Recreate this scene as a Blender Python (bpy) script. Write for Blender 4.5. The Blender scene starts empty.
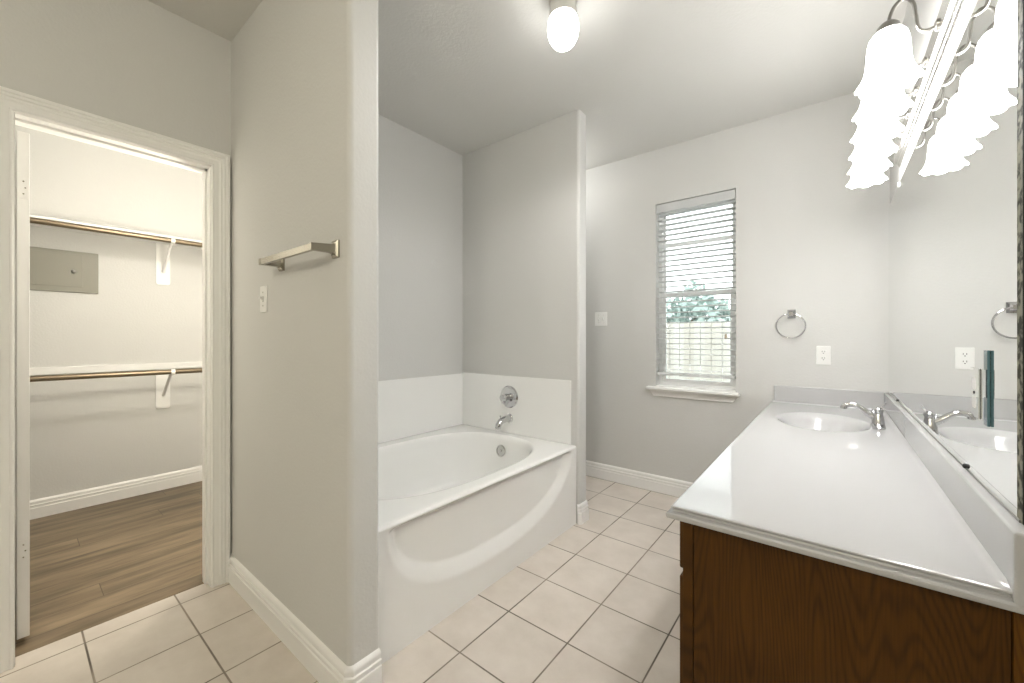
import bpy, bmesh, math, random
from mathutils import Vector, Matrix
random.seed(7)
C = bpy.context.scene.collection
sc = bpy.context.scene
PI = math.pi

# ------------------------------------------------------------------ camera
CAMH = 1.24
cam = bpy.data.cameras.new('camera')
co = bpy.data.objects.new('camera', cam); C.objects.link(co)
cam.sensor_width = 36.0
cam.lens = 36.0 * 402.0 / 1024.0
cam.shift_y = -3.8 / 1024.0
cam.clip_start = 0.02
co.location = (0, 0, CAMH)
co.rotation_euler = (PI / 2, 0, math.radians(38.57))
sc.camera = co

# ------------------------------------------------------------------ world, exposure, lights
w = bpy.data.worlds.new('world'); sc.world = w; w.use_nodes = True
bg = w.node_tree.nodes['Background']
bg.inputs['Color'].default_value = (0.97, 0.985, 1.0, 1)
bg.inputs['Strength'].default_value = 2.0
sc.view_settings.view_transform = 'Standard'
sc.view_settings.look = 'None'
sc.view_settings.gamma = 1.0
sc.view_settings.use_curve_mapping = False
sc.view_settings.exposure = 1.28
sc.cycles.use_denoising = True
sc.cycles.max_bounces = 14
sc.cycles.diffuse_bounces = 8
sc.cycles.glossy_bounces = 6
sc.cycles.transparent_max_bounces = 12
sc.cycles.sample_clamp_indirect = 8.0
SHADE_E, BULB_E, GLOBE_E = 6.5, 17.5, 6.5

# unseen lamps, each built as a fixture further down: (place, globe radius, emission, colour)
CLOSET_LAMP = ((-2.64, 0.70, 2.42), 0.09, 48.0, (1.0, 0.94, 0.83))
CLOSET_FILL = ((-2.70, 0.82, 1.62), 0.07, 62.0, (1.0, 0.93, 0.78))  # added fill, lifts the lower closet wall and the tile by the doorway
NOOK_FILL = ((-1.95, 2.86, 2.55), 0.09, 8.5, (1.0, 0.99, 0.96))  # added fill, brightens the window wall beside the tub partition
ENTRY_FILL = ((-0.10, -1.20, 2.36), 0.11, 42.0, (1.0, 0.94, 0.775))  # added fill behind the camera for the walls facing it

# ------------------------------------------------------------------ materials
def newmat(name):
    m = bpy.data.materials.new(name); m.use_nodes = True
    nt = m.node_tree
    return m, nt, nt.nodes['Principled BSDF']
def N(nt, typ, **kw):
    n = nt.nodes.new(typ)
    for k, v in kw.items():
        setattr(n, k, v)
    return n
def L(nt, a, b): nt.links.new(a, b)
def math_n(nt, op, a, b=None, c=None):
    n = N(nt, 'ShaderNodeMath', operation=op)
    for i, v in enumerate((a, b, c)):
        if v is None: continue
        if isinstance(v, (int, float)): n.inputs[i].default_value = v
        else: L(nt, v, n.inputs[i])
    return n.outputs[0]
def mixc(nt, fac, a, b):
    n = N(nt, 'ShaderNodeMix', data_type='RGBA')
    if isinstance(fac, (int, float)): n.inputs[0].default_value = fac
    else: L(nt, fac, n.inputs[0])
    for i, v in ((6, a), (7, b)):
        if isinstance(v, tuple): n.inputs[i].default_value = (*v, 1)
        else: L(nt, v, n.inputs[i])
    return n.outputs[2]
def geo(nt): return N(nt, 'ShaderNodeNewGeometry').outputs['Position']

def plain(name, col, rough=0.5, metal=0.0, bump=None, coat=0.0, spec=0.5):
    m, nt, p = newmat(name)
    p.inputs['Base Color'].default_value = (*col, 1)
    p.inputs['Roughness'].default_value = rough
    p.inputs['Metallic'].default_value = metal
    p.inputs['Coat Weight'].default_value = coat
    p.inputs['Specular IOR Level'].default_value = spec
    if bump:
        sca, st, dist = bump
        n = N(nt, 'ShaderNodeTexNoise'); n.inputs['Scale'].default_value = sca; n.inputs['Detail'].default_value = 3
        L(nt, geo(nt), n.inputs['Vector'])
        b = N(nt, 'ShaderNodeBump'); b.inputs['Strength'].default_value = st; b.inputs['Distance'].default_value = dist
        L(nt, n.outputs['Fac'], b.inputs['Height']); L(nt, b.outputs[0], p.inputs['Normal'])
    return m
M = {}
M['wall'] = plain('wall_paint', (0.628, 0.625, 0.608), 0.75, bump=(90, 0.25, 0.004))
M['ceiling'] = plain('ceiling_paint', (0.63, 0.625, 0.60), 0.85, bump=(70, 0.25, 0.004))
M['trim'] = plain('white_trim_paint', (0.86, 0.855, 0.84), 0.35)
M['tub'] = plain('white_tub_enamel', (0.88, 0.88, 0.865), 0.16, coat=0.3)
M['marble'] = plain('white_cultured_marble', (0.505, 0.505, 0.51), 0.12, coat=0.2)
M['chrome'] = plain('chrome', (0.62, 0.62, 0.63), 0.06, 1.0)
M['nickel'] = plain('brushed_nickel', (0.37, 0.345, 0.29), 0.24, 1.0)
M['darknickel'] = plain('dark_nickel', (0.33, 0.32, 0.30), 0.3, 1.0)
M['plastic'] = plain('white_plastic', (0.82, 0.82, 0.80), 0.35)
M['slot'] = plain('dark_slot', (0.03, 0.03, 0.03), 0.6)
M['bronze'] = plain('bronze_closet_rod', (0.24, 0.19, 0.13), 0.35, 0.85)
M['panel'] = plain('grey_panel_paint', (0.235, 0.225, 0.185), 0.45, 0.0)
def blind_mat():
    m, nt, p = newmat('white_blind_vinyl')
    p.inputs['Base Color'].default_value = (.80, .80, .80, 1); p.inputs['Roughness'].default_value = .4
    t = N(nt, 'ShaderNodeBsdfTranslucent'); t.inputs['Color'].default_value = (.80, .82, .82, 1)
    mx = N(nt, 'ShaderNodeMixShader'); mx.inputs[0].default_value = .38
    L(nt, p.outputs[0], mx.inputs[1]); L(nt, t.outputs[0], mx.inputs[2]); L(nt, mx.outputs[0], nt.nodes['Material Output'].inputs['Surface'])
    return m
M['blind'] = blind_mat()
M['vinyl'] = plain('white_window_vinyl', (0.90, 0.90, 0.90), 0.4)
M['mirror'] = plain('mirror_silver', (0.90, 0.915, 0.91), 0.0, 1.0)
M['black'] = plain('black_edge', (0.012, 0.012, 0.01), 0.8, spec=0.05)
M['teal'] = plain('teal_glass', (0.10, 0.20, 0.23), 0.1, 0.2)
M['bark'] = plain('bark', (0.12, 0.09, 0.06), 0.9)
M['leaf'] = plain('green_leaf', (0.30, 0.37, 0.345), 0.7)
M['soil'] = plain('outdoor_ground', (0.30, 0.28, 0.22), 0.9)
M['stain'] = plain('tub_drain_metal', (0.55, 0.54, 0.52), 0.2, 1.0)

def emis(name, col, e):
    m, nt, p = newmat(name)
    p.inputs['Base Color'].default_value = (0.85, 0.85, 0.85, 1)
    p.inputs['Emission Color'].default_value = (*col, 1)
    p.inputs['Emission Strength'].default_value = e
    return m
M['shade'] = emis('frosted_shade_glass', (1.0, 0.99, 0.97), SHADE_E)
M['bulb'] = emis('lamp_bulb', (1.0, 0.985, 0.96), BULB_E)
M['globe'] = emis('frosted_globe_glass', (1.0, 0.985, 0.95), GLOBE_E)

def glass_mat():
    m = bpy.data.materials.new('window_glass'); m.use_nodes = True
    nt = m.node_tree; nt.nodes.clear()
    out = N(nt, 'ShaderNodeOutputMaterial'); mx = N(nt, 'ShaderNodeMixShader')
    t = N(nt, 'ShaderNodeBsdfTransparent'); g = N(nt, 'ShaderNodeBsdfGlossy')
    t.inputs['Color'].default_value = (0.93, 0.97, 0.96, 1); g.inputs['Roughness'].default_value = 0.02
    f = N(nt, 'ShaderNodeFresnel'); f.inputs['IOR'].default_value = 1.45
    L(nt, f.outputs[0], mx.inputs[0]); L(nt, t.outputs[0], mx.inputs[1]); L(nt, g.outputs[0], mx.inputs[2])
    L(nt, mx.outputs[0], out.inputs['Surface'])
    return m
M['glass'] = glass_mat()

def tarnish_mat():
    m, nt, p = newmat('tarnished_mirror_edge')
    n = N(nt, 'ShaderNodeTexNoise'); n.inputs['Scale'].default_value = 55; n.inputs['Detail'].default_value = 6
    L(nt, geo(nt), n.inputs['Vector'])
    r = N(nt, 'ShaderNodeValToRGB'); L(nt, n.outputs['Fac'], r.inputs[0])
    r.color_ramp.elements[0].position = 0.42; r.color_ramp.elements[0].color = (0.04, 0.04, 0.025, 1)
    r.color_ramp.elements[1].position = 0.56; r.color_ramp.elements[1].color = (0.30, 0.29, 0.22, 1)
    L(nt, r.outputs[0], p.inputs['Base Color'])
    p.inputs['Roughness'].default_value = 0.6; p.inputs['Specular IOR Level'].default_value = 0.1
    return m
M['tarnish'] = tarnish_mat()

TP, TX, TY = 0.3065, -1.148, 0.195
def tile_mat():
    m, nt, p = newmat('beige_floor_tile')
    pos = geo(nt); s = N(nt, 'ShaderNodeSeparateXYZ'); L(nt, pos, s.inputs[0])
    u = math_n(nt, 'DIVIDE', math_n(nt, 'SUBTRACT', s.outputs[0], TX), TP)
    v = math_n(nt, 'DIVIDE', math_n(nt, 'SUBTRACT', s.outputs[1], TY), 0.305)
    def edge(q):
        fr = math_n(nt, 'FRACT', q)
        return math_n(nt, 'MINIMUM', fr, math_n(nt, 'SUBTRACT', 1.0, fr))
    d = math_n(nt, 'MINIMUM', edge(u), edge(v))
    ramp = N(nt, 'ShaderNodeMapRange'); ramp.interpolation_type = 'SMOOTHSTEP'
    L(nt, d, ramp.inputs[0]); ramp.inputs[1].default_value = 0.0065; ramp.inputs[2].default_value = 0.0140
    cv = N(nt, 'ShaderNodeCombineXYZ'); L(nt, math_n(nt, 'FLOOR', u), cv.inputs[0]); L(nt, math_n(nt, 'FLOOR', v), cv.inputs[1])
    wn = N(nt, 'ShaderNodeTexWhiteNoise'); L(nt, cv.outputs[0], wn.inputs['Vector'])
    n = N(nt, 'ShaderNodeTexNoise'); n.inputs['Scale'].default_value = 5.5; n.inputs['Detail'].default_value = 8; n.inputs['Roughness'].default_value = 0.65
    L(nt, pos, n.inputs['Vector'])
    r = N(nt, 'ShaderNodeValToRGB'); L(nt, n.outputs['Fac'], r.inputs[0])
    r.color_ramp.elements[0].position = 0.3; r.color_ramp.elements[0].color = (0.60, 0.54, 0.48, 1)
    r.color_ramp.elements[1].position = 0.7; r.color_ramp.elements[1].color = (0.71, 0.65, 0.59, 1)
    hue = N(nt, 'ShaderNodeHueSaturation'); L(nt, r.outputs[0], hue.inputs['Color'])
    L(nt, math_n(nt, 'ADD', math_n(nt, 'MULTIPLY', wn.outputs['Value'], 0.08), 0.96), hue.inputs['Value'])
    ng = N(nt, 'ShaderNodeTexNoise'); ng.inputs['Scale'].default_value = 3.0; L(nt, pos, ng.inputs['Vector'])
    gr = N(nt, 'ShaderNodeValToRGB'); L(nt, ng.outputs['Fac'], gr.inputs[0])
    gr.color_ramp.elements[0].position = 0.4; gr.color_ramp.elements[0].color = (0.13, 0.11, 0.085, 1)
    gr.color_ramp.elements[1].position = 0.62; gr.color_ramp.elements[1].color = (0.34, 0.29, 0.235, 1)
    L(nt, mixc(nt, ramp.outputs[0], gr.outputs[0], hue.outputs[0]), p.inputs['Base Color'])
    L(nt, math_n(nt, 'SUBTRACT', 0.75, math_n(nt, 'MULTIPLY', ramp.outputs[0], 0.4)), p.inputs['Roughness'])
    b = N(nt, 'ShaderNodeBump'); b.inputs['Strength'].default_value = 0.5; b.inputs['Distance'].default_value = 0.003
    L(nt, ramp.outputs[0], b.inputs['Height']); L(nt, b.outputs[0], p.inputs['Normal'])
    return m
M['tile'] = tile_mat()

def plank_mat():
    m, nt, p = newmat('brown_plank_floor')
    pos = geo(nt); s = N(nt, 'ShaderNodeSeparateXYZ'); L(nt, pos, s.inputs[0])
    row = math_n(nt, 'DIVIDE', s.outputs[0], 0.152)
    ri = math_n(nt, 'FLOOR', row)
    wn = N(nt, 'ShaderNodeTexWhiteNoise', noise_dimensions='1D'); L(nt, ri, wn.inputs['W'])
    col = math_n(nt, 'ADD', math_n(nt, 'DIVIDE', s.outputs[1], 1.22), math_n(nt, 'MULTIPLY', wn.outputs['Value'], 7.0))
    ci = math_n(nt, 'FLOOR', col)
    cv = N(nt, 'ShaderNodeCombineXYZ'); L(nt, ri, cv.inputs[0]); L(nt, ci, cv.inputs[1])
    w2 = N(nt, 'ShaderNodeTexWhiteNoise'); L(nt, cv.outputs[0], w2.inputs['Vector'])
    sv = N(nt, 'ShaderNodeCombineXYZ')
    L(nt, math_n(nt, 'MULTIPLY', s.outputs[0], 8.0), sv.inputs[0]); L(nt, math_n(nt, 'MULTIPLY', s.outputs[1], 1.1), sv.inputs[1])
    L(nt, math_n(nt, 'MULTIPLY', w2.outputs['Value'], 30.0), sv.inputs[2])
    n = N(nt, 'ShaderNodeTexNoise'); n.inputs['Scale'].default_value = 1.6; n.inputs['Detail'].default_value = 7; n.inputs['Roughness'].default_value = 0.62
    L(nt, sv.outputs[0], n.inputs['Vector'])
    r = N(nt, 'ShaderNodeValToRGB'); L(nt, n.outputs['Fac'], r.inputs[0])
    r.color_ramp.elements[0].position = 0.36; r.color_ramp.elements[0].color = (0.105, 0.076, 0.042, 1)
    r.color_ramp.elements[1].position = 0.70; r.color_ramp.elements[1].color = (0.30, 0.222, 0.142, 1)
    h = N(nt, 'ShaderNodeHueSaturation'); L(nt, r.outputs[0], h.inputs['Color'])
    L(nt, math_n(nt, 'ADD', math_n(nt, 'MULTIPLY', w2.outputs['Value'], 0.35), 0.82), h.inputs['Value'])
    fr = math_n(nt, 'FRACT', row); e = math_n(nt, 'MINIMUM', fr, math_n(nt, 'SUBTRACT', 1.0, fr))
    fc = math_n(nt, 'FRACT', col); e2 = math_n(nt, 'MULTIPLY', math_n(nt, 'MINIMUM', fc, math_n(nt, 'SUBTRACT', 1.0, fc)), 8.0)
    k = N(nt, 'ShaderNodeMapRange'); L(nt, math_n(nt, 'MINIMUM', e, e2), k.inputs[0]); k.inputs[1].default_value = 0.004; k.inputs[2].default_value = 0.014
    L(nt, mixc(nt, k.outputs[0], (0.06, 0.04, 0.025), h.outputs[0]), p.inputs['Base Color'])
    p.inputs['Roughness'].default_value = 0.42
    return m
M['plank'] = plank_mat()

def oak_mat(name, axis_h, gain=1.0):
    """dark stained oak, grain running up (z); axis_h = which axis runs across the board"""
    m, nt, p = newmat(name)
    pos = geo(nt); s = N(nt, 'ShaderNodeSeparateXYZ'); L(nt, pos, s.inputs[0])
    v = N(nt, 'ShaderNodeCombineXYZ')
    L(nt, math_n(nt, 'MULTIPLY', s.outputs[axis_h], 5.5), v.inputs[0]); L(nt, math_n(nt, 'MULTIPLY', s.outputs[2], 0.85), v.inputs[1])
    n = N(nt, 'ShaderNodeTexNoise'); n.inputs['Scale'].default_value = 1.0; n.inputs['Detail'].default_value = 1.5; n.inputs['Roughness'].default_value = 0.35
    L(nt, v.outputs[0], n.inputs['Vector'])
    ring = math_n(nt, 'SINE', math_n(nt, 'MULTIPLY', n.outputs['Fac'], 330.0))
    ring = math_n(nt, 'POWER', math_n(nt, 'ADD', math_n(nt, 'MULTIPLY', ring, 0.5), 0.5), 2.2)
    v2 = N(nt, 'ShaderNodeCombineXYZ')
    L(nt, math_n(nt, 'MULTIPLY', s.outputs[axis_h], 260.0), v2.inputs[0]); L(nt, math_n(nt, 'MULTIPLY', s.outputs[2], 9.0), v2.inputs[1])
    n2 = N(nt, 'ShaderNodeTexNoise'); n2.inputs['Scale'].default_value = 1.0; n2.inputs['Detail'].default_value = 4; L(nt, v2.outputs[0], n2.inputs['Vector'])
    n3 = N(nt, 'ShaderNodeTexNoise'); n3.inputs['Scale'].default_value = 3.5; L(nt, pos, n3.inputs['Vector'])
    f = math_n(nt, 'ADD', math_n(nt, 'MULTIPLY', ring, 0.20), math_n(nt, 'MULTIPLY', n2.outputs['Fac'], 0.55))
    f = math_n(nt, 'ADD', f, math_n(nt, 'MULTIPLY', n3.outputs['Fac'], 0.35))
    r = N(nt, 'ShaderNodeValToRGB'); L(nt, f, r.inputs[0])
    r.color_ramp.elements[0].position = 0.30; r.color_ramp.elements[0].color = (0.098 * gain, 0.040 * gain, 0.0035 * gain, 1)
    r.color_ramp.elements[1].position = 0.85; r.color_ramp.elements[1].color = (0.036 * gain, 0.0135 * gain, 0.001 * gain, 1)
    L(nt, r.outputs[0], p.inputs['Base Color'])
    p.inputs['Roughness'].default_value = 0.5; p.inputs['Specular IOR Level'].default_value = 0.2
    b = N(nt, 'ShaderNodeBump'); b.inputs['Strength'].default_value = 0.15; b.inputs['Distance'].default_value = 0.001
    L(nt, n2.outputs['Fac'], b.inputs['Height']); L(nt, b.outputs[0], p.inputs['Normal'])
    return m
M['oak'] = oak_mat('dark_oak_end_panel', 0)
M['oakf'] = oak_mat('dark_oak_front', 1)
M['oaks'] = oak_mat('dark_oak_scribe', 0, 1.7)

def fence_mat():
    m, nt, p = newmat('pale_cedar_fence')
    pos = geo(nt); s = N(nt, 'ShaderNodeSeparateXYZ'); L(nt, pos, s.inputs[0])
    wn = N(nt, 'ShaderNodeTexWhiteNoise', noise_dimensions='1D'); L(nt, math_n(nt, 'FLOOR', math_n(nt, 'DIVIDE', s.outputs[0], 0.145)), wn.inputs['W'])
    L(nt, mixc(nt, wn.outputs['Value'], (0.36, 0.33, 0.29), (0.44, 0.425, 0.40)), p.inputs['Base Color'])
    p.inputs['Roughness'].default_value = 0.8
    return m
M['fence'] = fence_mat()

# ------------------------------------------------------------------ mesh helpers
def smooth(bm, ang=35):
    for f in bm.faces: f.smooth = True
    lim = math.radians(ang)
    for e in bm.edges:
        e.smooth = len(e.link_faces) == 2 and e.calc_face_angle(0) < lim
def add_box(bm, x0, x1, y0, y1, z0, z1, bevel=0.0, seg=2):
    r = bmesh.ops.create_cube(bm, size=1)
    vs = r['verts']
    for v in vs:
        v.co = Vector(((x0 + x1) / 2 + v.co.x * (x1 - x0), (y0 + y1) / 2 + v.co.y * (y1 - y0), (z0 + z1) / 2 + v.co.z * (z1 - z0)))
    if bevel:
        es = list({e for v in vs for e in v.link_edges})
        bmesh.ops.bevel(bm, geom=es, offset=bevel, segments=seg, profile=0.5, affect='EDGES')
    return bm
def bx(*a, **k): return add_box(bmesh.new(), *a, **k)
def add_grid_tube(bm, rings, close_u=True, cap=True):
    """rings: list of equally long vertex-coordinate lists"""
    R = [[bm.verts.new(p) for p in ring] for ring in rings]
    n = len(R[0])
    for a, b in zip(R, R[1:]):
        for i in range(n if close_u else n - 1):
            j = (i + 1) % n
            bm.faces.new((a[i], a[j], b[j], b[i]))
    if cap and close_u:
        bm.faces.new(list(reversed(R[0]))); bm.faces.new(R[-1])
    return R
def catmull(pts, k=6):
    P = [Vector(p) for p in pts]; out = []
    for i in range(len(P) - 1):
        p0 = P[max(i - 1, 0)]; p1 = P[i]; p2 = P[i + 1]; p3 = P[min(i + 2, len(P) - 1)]
        for j in range(k):
            t = j / k
            out.append(0.5 * ((2 * p1) + (p2 - p0) * t + (2 * p0 - 5 * p1 + 4 * p2 - p3) * t * t + (3 * p1 - p0 - 3 * p2 + p3) * t ** 3))
    out.append(P[-1]); return out
def add_tube(bm, pts, rad, n=12, sm=0, cap=True):
    if sm: pts = catmull(pts, sm)
    pts = [Vector(p) for p in pts]
    rads = rad if isinstance(rad, (list, tuple)) else None
    rings = []; up = None
    for i, p in enumerate(pts):
        d = (pts[min(i + 1, len(pts) - 1)] - pts[max(i - 1, 0)]).normalized()
        if up is None:
            up = Vector((0, 0, 1)) if abs(d.z) < 0.9 else Vector((1, 0, 0))
        s = d.cross(up).normalized(); up = s.cross(d).normalized()
        if rads:
            t = i / (len(pts) - 1) * (len(rads) - 1); a = min(int(t), len(rads) - 2); r = rads[a] + (rads[a + 1] - rads[a]) * (t - a)
        else: r = rad
        rings.append([p + (s * math.cos(2 * PI * k / n) + up * math.sin(2 * PI * k / n)) * r for k in range(n)])
    add_grid_tube(bm, rings, True, cap)
    return bm
def add_lathe(bm, prof, center, axis='z', n=32, cap=True):
    """prof: (radius, height along the axis)"""
    c = Vector(center); rings = []
    for r, h in prof:
        ring = []
        for k in range(n):
            a = 2 * PI * k / n; x, y = r * math.cos(a), r * math.sin(a)
            v = {'z': (x, y, h), 'y': (x, h, -y), 'x': (h, x, y)}[axis]
            ring.append(c + Vector(v))
        rings.append(ring)
    add_grid_tube(bm, rings, True, cap)
    bmesh.ops.recalc_face_normals(bm, faces=bm.faces)
    return bm
def sweep(bm, path, prof, mapper):
    """prof: (offset to the left of the path, t); mapper((a, b), t) -> xyz; mitred corners"""
    P = [Vector(p) for p in path]; rings = []
    for i, p in enumerate(P):
        ds = []
        if i > 0: ds.append((P[i] - P[i - 1]).normalized())
        if i < len(P) - 1: ds.append((P[i + 1] - P[i]).normalized())
        ns = [Vector((-d.y, d.x)) for d in ds]
        m = ns[0] if len(ns) == 1 else (ns[0] + ns[1]) / (1 + ns[0].dot(ns[1]))
        rings.append([mapper(p + m * o, t) for o, t in prof])
    add_grid_tube(bm, rings, True, True)
    bmesh.ops.recalc_face_normals(bm, faces=bm.faces)
    return bm
def quad(bm, pts): return bm.faces.new([bm.verts.new(p) for p in pts])

BASE = {}
def obj(name, bm, mat, parent=None, sm=True, ang=35):
    """link a bmesh given in world coordinates as one object; a child is stored relative to its thing's base"""
    bmesh.ops.recalc_face_normals(bm, faces=bm.faces) if not bm.faces.layers.int.get('keep') else None
    if sm: smooth(bm, ang)
    if parent is None:
        xs = [v.co for v in bm.verts]
        b = Vector((sum((min(c[i] for c in xs), max(c[i] for c in xs))) / 2 for i in range(3)))
        b.z = min(c.z for c in xs)
    else:
        b = BASE[parent.name]
    for v in bm.verts: v.co -= b
    me = bpy.data.meshes.new(name); bm.to_mesh(me); bm.free()
    me.materials.append(M[mat] if isinstance(mat, str) else mat)
    o = bpy.data.objects.new(name, me); C.objects.link(o)
    if parent is None: o.location = b
    else: o.parent = parent
    if sm:
        wm = o.modifiers.new('weighted_normals', 'WEIGHTED_NORMAL'); wm.keep_sharp = True; wm.weight = 80
    BASE[o.name] = b
    return o
def tag(o, label, cat, group=None, kind=None):
    o['label'] = label; o['category'] = cat
    if group: o['group'] = group
    if kind: o['kind'] = kind
    return o
def thing(name, label, cat, loc, group=None):
    o = bpy.data.objects.new(name, None); C.objects.link(o); o.location = loc; o.empty_display_size = 0.05
    BASE[o.name] = Vector(loc)
    return tag(o, label, cat, group)
def struct(name, bm, mat, label=None, parent=None, cat=None, sm=True):
    o = obj(name, bm, mat, parent, sm)
    if parent is None:
        o['kind'] = 'structure'
        if label: o['label'] = label; o['category'] = cat or name.split('_')[0]
    return o

# ------------------------------------------------------------------ room shell
ZC = 2.76          # ceiling
XL, XR = -2.415, 0.266    # door / tub wall, mirror wall
YW = 3.27          # window wall
YB = 0.715         # towel bar wall
YF = -3.2          # wall behind the camera
THR = -2.48        # tile / plank joint
struct('floor', bx(THR, XR + .12, YF - .1, YW + .1, -0.12, 0), 'tile', 'beige square ceramic tile floor of the bathroom', cat='floor')
struct('closet_floor', bx(-4.42, THR, -1.4, 1.9, -0.12, 0.002), 'plank', 'brown wood plank floor inside the closet', cat='floor')
struct('ceiling', bx(-4.5, XR + .15, YF - .15, YW + .2, ZC, ZC + .12), 'ceiling', 'flat painted ceiling over bathroom and closet', cat='ceiling')
struct('wall_right', bx(XR, XR + .12, YF - .1, YW + .15, 0, ZC), 'wall', 'grey painted wall behind the vanity mirror', cat='wall')
struct('wall_front', bx(-2.54, XR + .12, YF - .12, YF, 0, ZC), 'wall', 'grey painted wall closing the entry end of the bathroom', cat='wall')
# window wall with its opening
WX0, WX1, WZ0, WZ1 = -1.120, -0.545, 0.850, 2.318
b = bmesh.new()
add_box(b, -2.54, WX0, YW, YW + .15, 0, ZC); add_box(b, WX1, XR + .12, YW, YW + .15, 0, ZC)
add_box(b, WX0, WX1, YW, YW + .15, 0, WZ0); add_box(b, WX0, WX1, YW, YW + .15, WZ1, ZC)
struct('wall_back', b, 'wall', 'grey painted wall around the narrow window', cat='wall')
# door wall, continuing behind the tub
DY0, DY1, DZ = 0.017, 0.626, 2.088
b = bmesh.new()
add_box(b, XL - .125, XL, YF - .12, DY0 - .015, 0, ZC); add_box(b, XL - .125, XL, DY1 + .015, YW + .15, 0, ZC)
add_box(b, XL - .125, XL, DY0 - .015, DY1 + .015, DZ + .015, ZC)
struct('wall_left', b, 'wall', 'taupe painted wall holding the cased closet doorway', cat='wall')
def bullnose_wall(x0, x1, y0, y1, r=0.02):
    b = bmesh.new(); pts = [(x0, y0)]
    for k in range(7):
        a = -PI / 2 + k / 6 * PI / 2; pts.append((x1 - r + r * math.cos(a), y0 + r + r * math.sin(a)))
    for k in range(7):
        a = k / 6 * PI / 2; pts.append((x1 - r + r * math.cos(a), y1 - r + r * math.sin(a)))
    pts.append((x0, y1))
    add_grid_tube(b, [[Vector((x, y, z)) for x, y in pts] for z in (0, ZC)])
    return b
XE = -1.27         # end of the partition with the towel bar
YT0, YT1 = 0.835, 2.366
struct('wall_tub_head', bullnose_wall(XL, XE, YB, YT0), 'wall', 'rounded partition wall carrying the towel bar', cat='wall')
XE2 = -1.318
struct('wall_tub_foot', bullnose_wall(XL, XE2, YT1, YT1 + .112), 'wall', 'rounded partition wall behind the tub faucet', cat='wall')
# closet shell
XCB = -4.28
struct('wall_closet_back', bx(XCB - .12, XCB, -1.3, 1.85, 0, ZC), 'wall', 'cream lit wall at the back of the closet', cat='wall')
struct('wall_closet_left', bx(XCB, XL - .125, -1.3, -1.2, 0, ZC), 'wall', 'closet side wall behind the open door', cat='wall')
struct('wall_closet_right', bx(XCB, XL - .125, 1.75, 1.85, 0, ZC), 'wall', 'closet side wall hidden past the doorway', cat='wall')

# baseboards
BB = [(0, 0), (.018, 0), (.018, .072), (.0165, .0755), (.0125, .0765), (.0125, .088), (.0165, .0895), (.0165, .096), (.0150, .0975), (.0105, .0985), (.0095, .112), (.0125, .1135), (.0120, .119), (.006, .127), (0, .130)]
def bb(name, path, label, prof=BB):
    # the wall lies to the right of the path, the board grows to its left
    return struct(name, sweep(bmesh.new(), path, prof, lambda p, t: Vector((p.x, p.y, t))), 'trim', label, cat='baseboard')
bb('baseboard_back', [(XL + .0, YW), (-0.29, YW)][::-1], 'white moulded baseboard under the window')
ch = .014
bb('baseboard_head', [(XE, YT0 - .006), (XE, YB + ch), (XE - ch, YB), (XL, YB)], 'white baseboard turning the rounded corner below the towel bar')
bb('baseboard_foot', [(XL, YT1 + .112), (XE2 - ch, YT1 + .112), (XE2, YT1 + .112 - ch), (XE2, YT1 + ch), (XE2 - ch, YT1)], 'white baseboard wrapping the partition end beside the tub')
bb('baseboard_closet', [(XCB, 1.75), (XCB, -1.2)], 'white moulded baseboard along the closet back wall')
bb('baseboard_left', [(XL, DY0 - .082), (XL, YF)], 'white baseboard left of the closet doorway')
bb('baseboard_nook', [(XL, YW), (XL, YT1 + .112)], 'white baseboard in the nook past the tub')

# doorway casing and jambs
CAS = [(.003, 0), (.003, .009), (.007, .0125), (.011, .0125), (.014, .0095), (.030, .0105), (.036, .013), (.040, .0165), (.043, .0165), (.0445, .0125), (.050, .0135), (.054, .0195), (.057, .0195), (.0585, .015), (.064, .0165), (.067, .0225), (.077, .0225), (.080, .018), (.080, 0)]
b = sweep(bmesh.new(), [(DY0, 0), (DY0, DZ), (DY1, DZ), (DY1, 0)], CAS, lambda p, t: Vector((XL + t, p.x, p.y)))
struct('trim_1', b, 'trim', 'white moulded casing around the closet doorway', cat='trim')
b = bmesh.new()
add_box(b, XL - .13, XL + .002, DY0 - .015, DY0, 0.002, DZ + .015); add_box(b, XL - .13, XL + .002, DY1, DY1 + .015, 0.002, DZ + .015)
add_box(b, XL - .13, XL + .002, DY0, DY1, DZ, DZ + .015)
add_box(b, XL - .085, XL - .048, DY1 - .010, DY1, 0.002, DZ); add_box(b, XL - .085, XL - .048, DY0, DY1, DZ - .01, DZ)
struct('trim_2', b, 'trim', 'white door jamb lining inside the closet doorway', cat='trim')
# open closet door, seen by its hinge edge
d = thing('door_1', 'white closet door swung open into the closet, hinge edge showing', 'door', (-2.86, .038, 0)); d['kind'] = 'structure'
obj('slab', bx(-3.13, -2.552, .022, .0555, .03, 2.070, bevel=.0015), 'trim', d)
for z in (.335, 1.80):
    h = obj('hinge', bx(-2.552, -2.550, .027, .051, z, z + .09, bevel=.0008), 'trim', d)
    bmh = bmesh.new()
    for k in range(3): add_lathe(bmh, [(.0025, 0), (.0025, .0012)], (-2.550, .039 + (k % 2) * .005, z + .02 + k * .025), 'x', 10)
    obj('hinge_screw', bmh, 'nickel', h)
b = bmesh.new(); add_lathe(b, [(.024, 0), (.024, -.006), (.01, -.01), (.01, -.035), (.026, -.045), (.028, -.058), (.018, -.068)], (-3.07, .022, .93), 'y', 24)
obj('knob', b, 'nickel', d)

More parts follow.
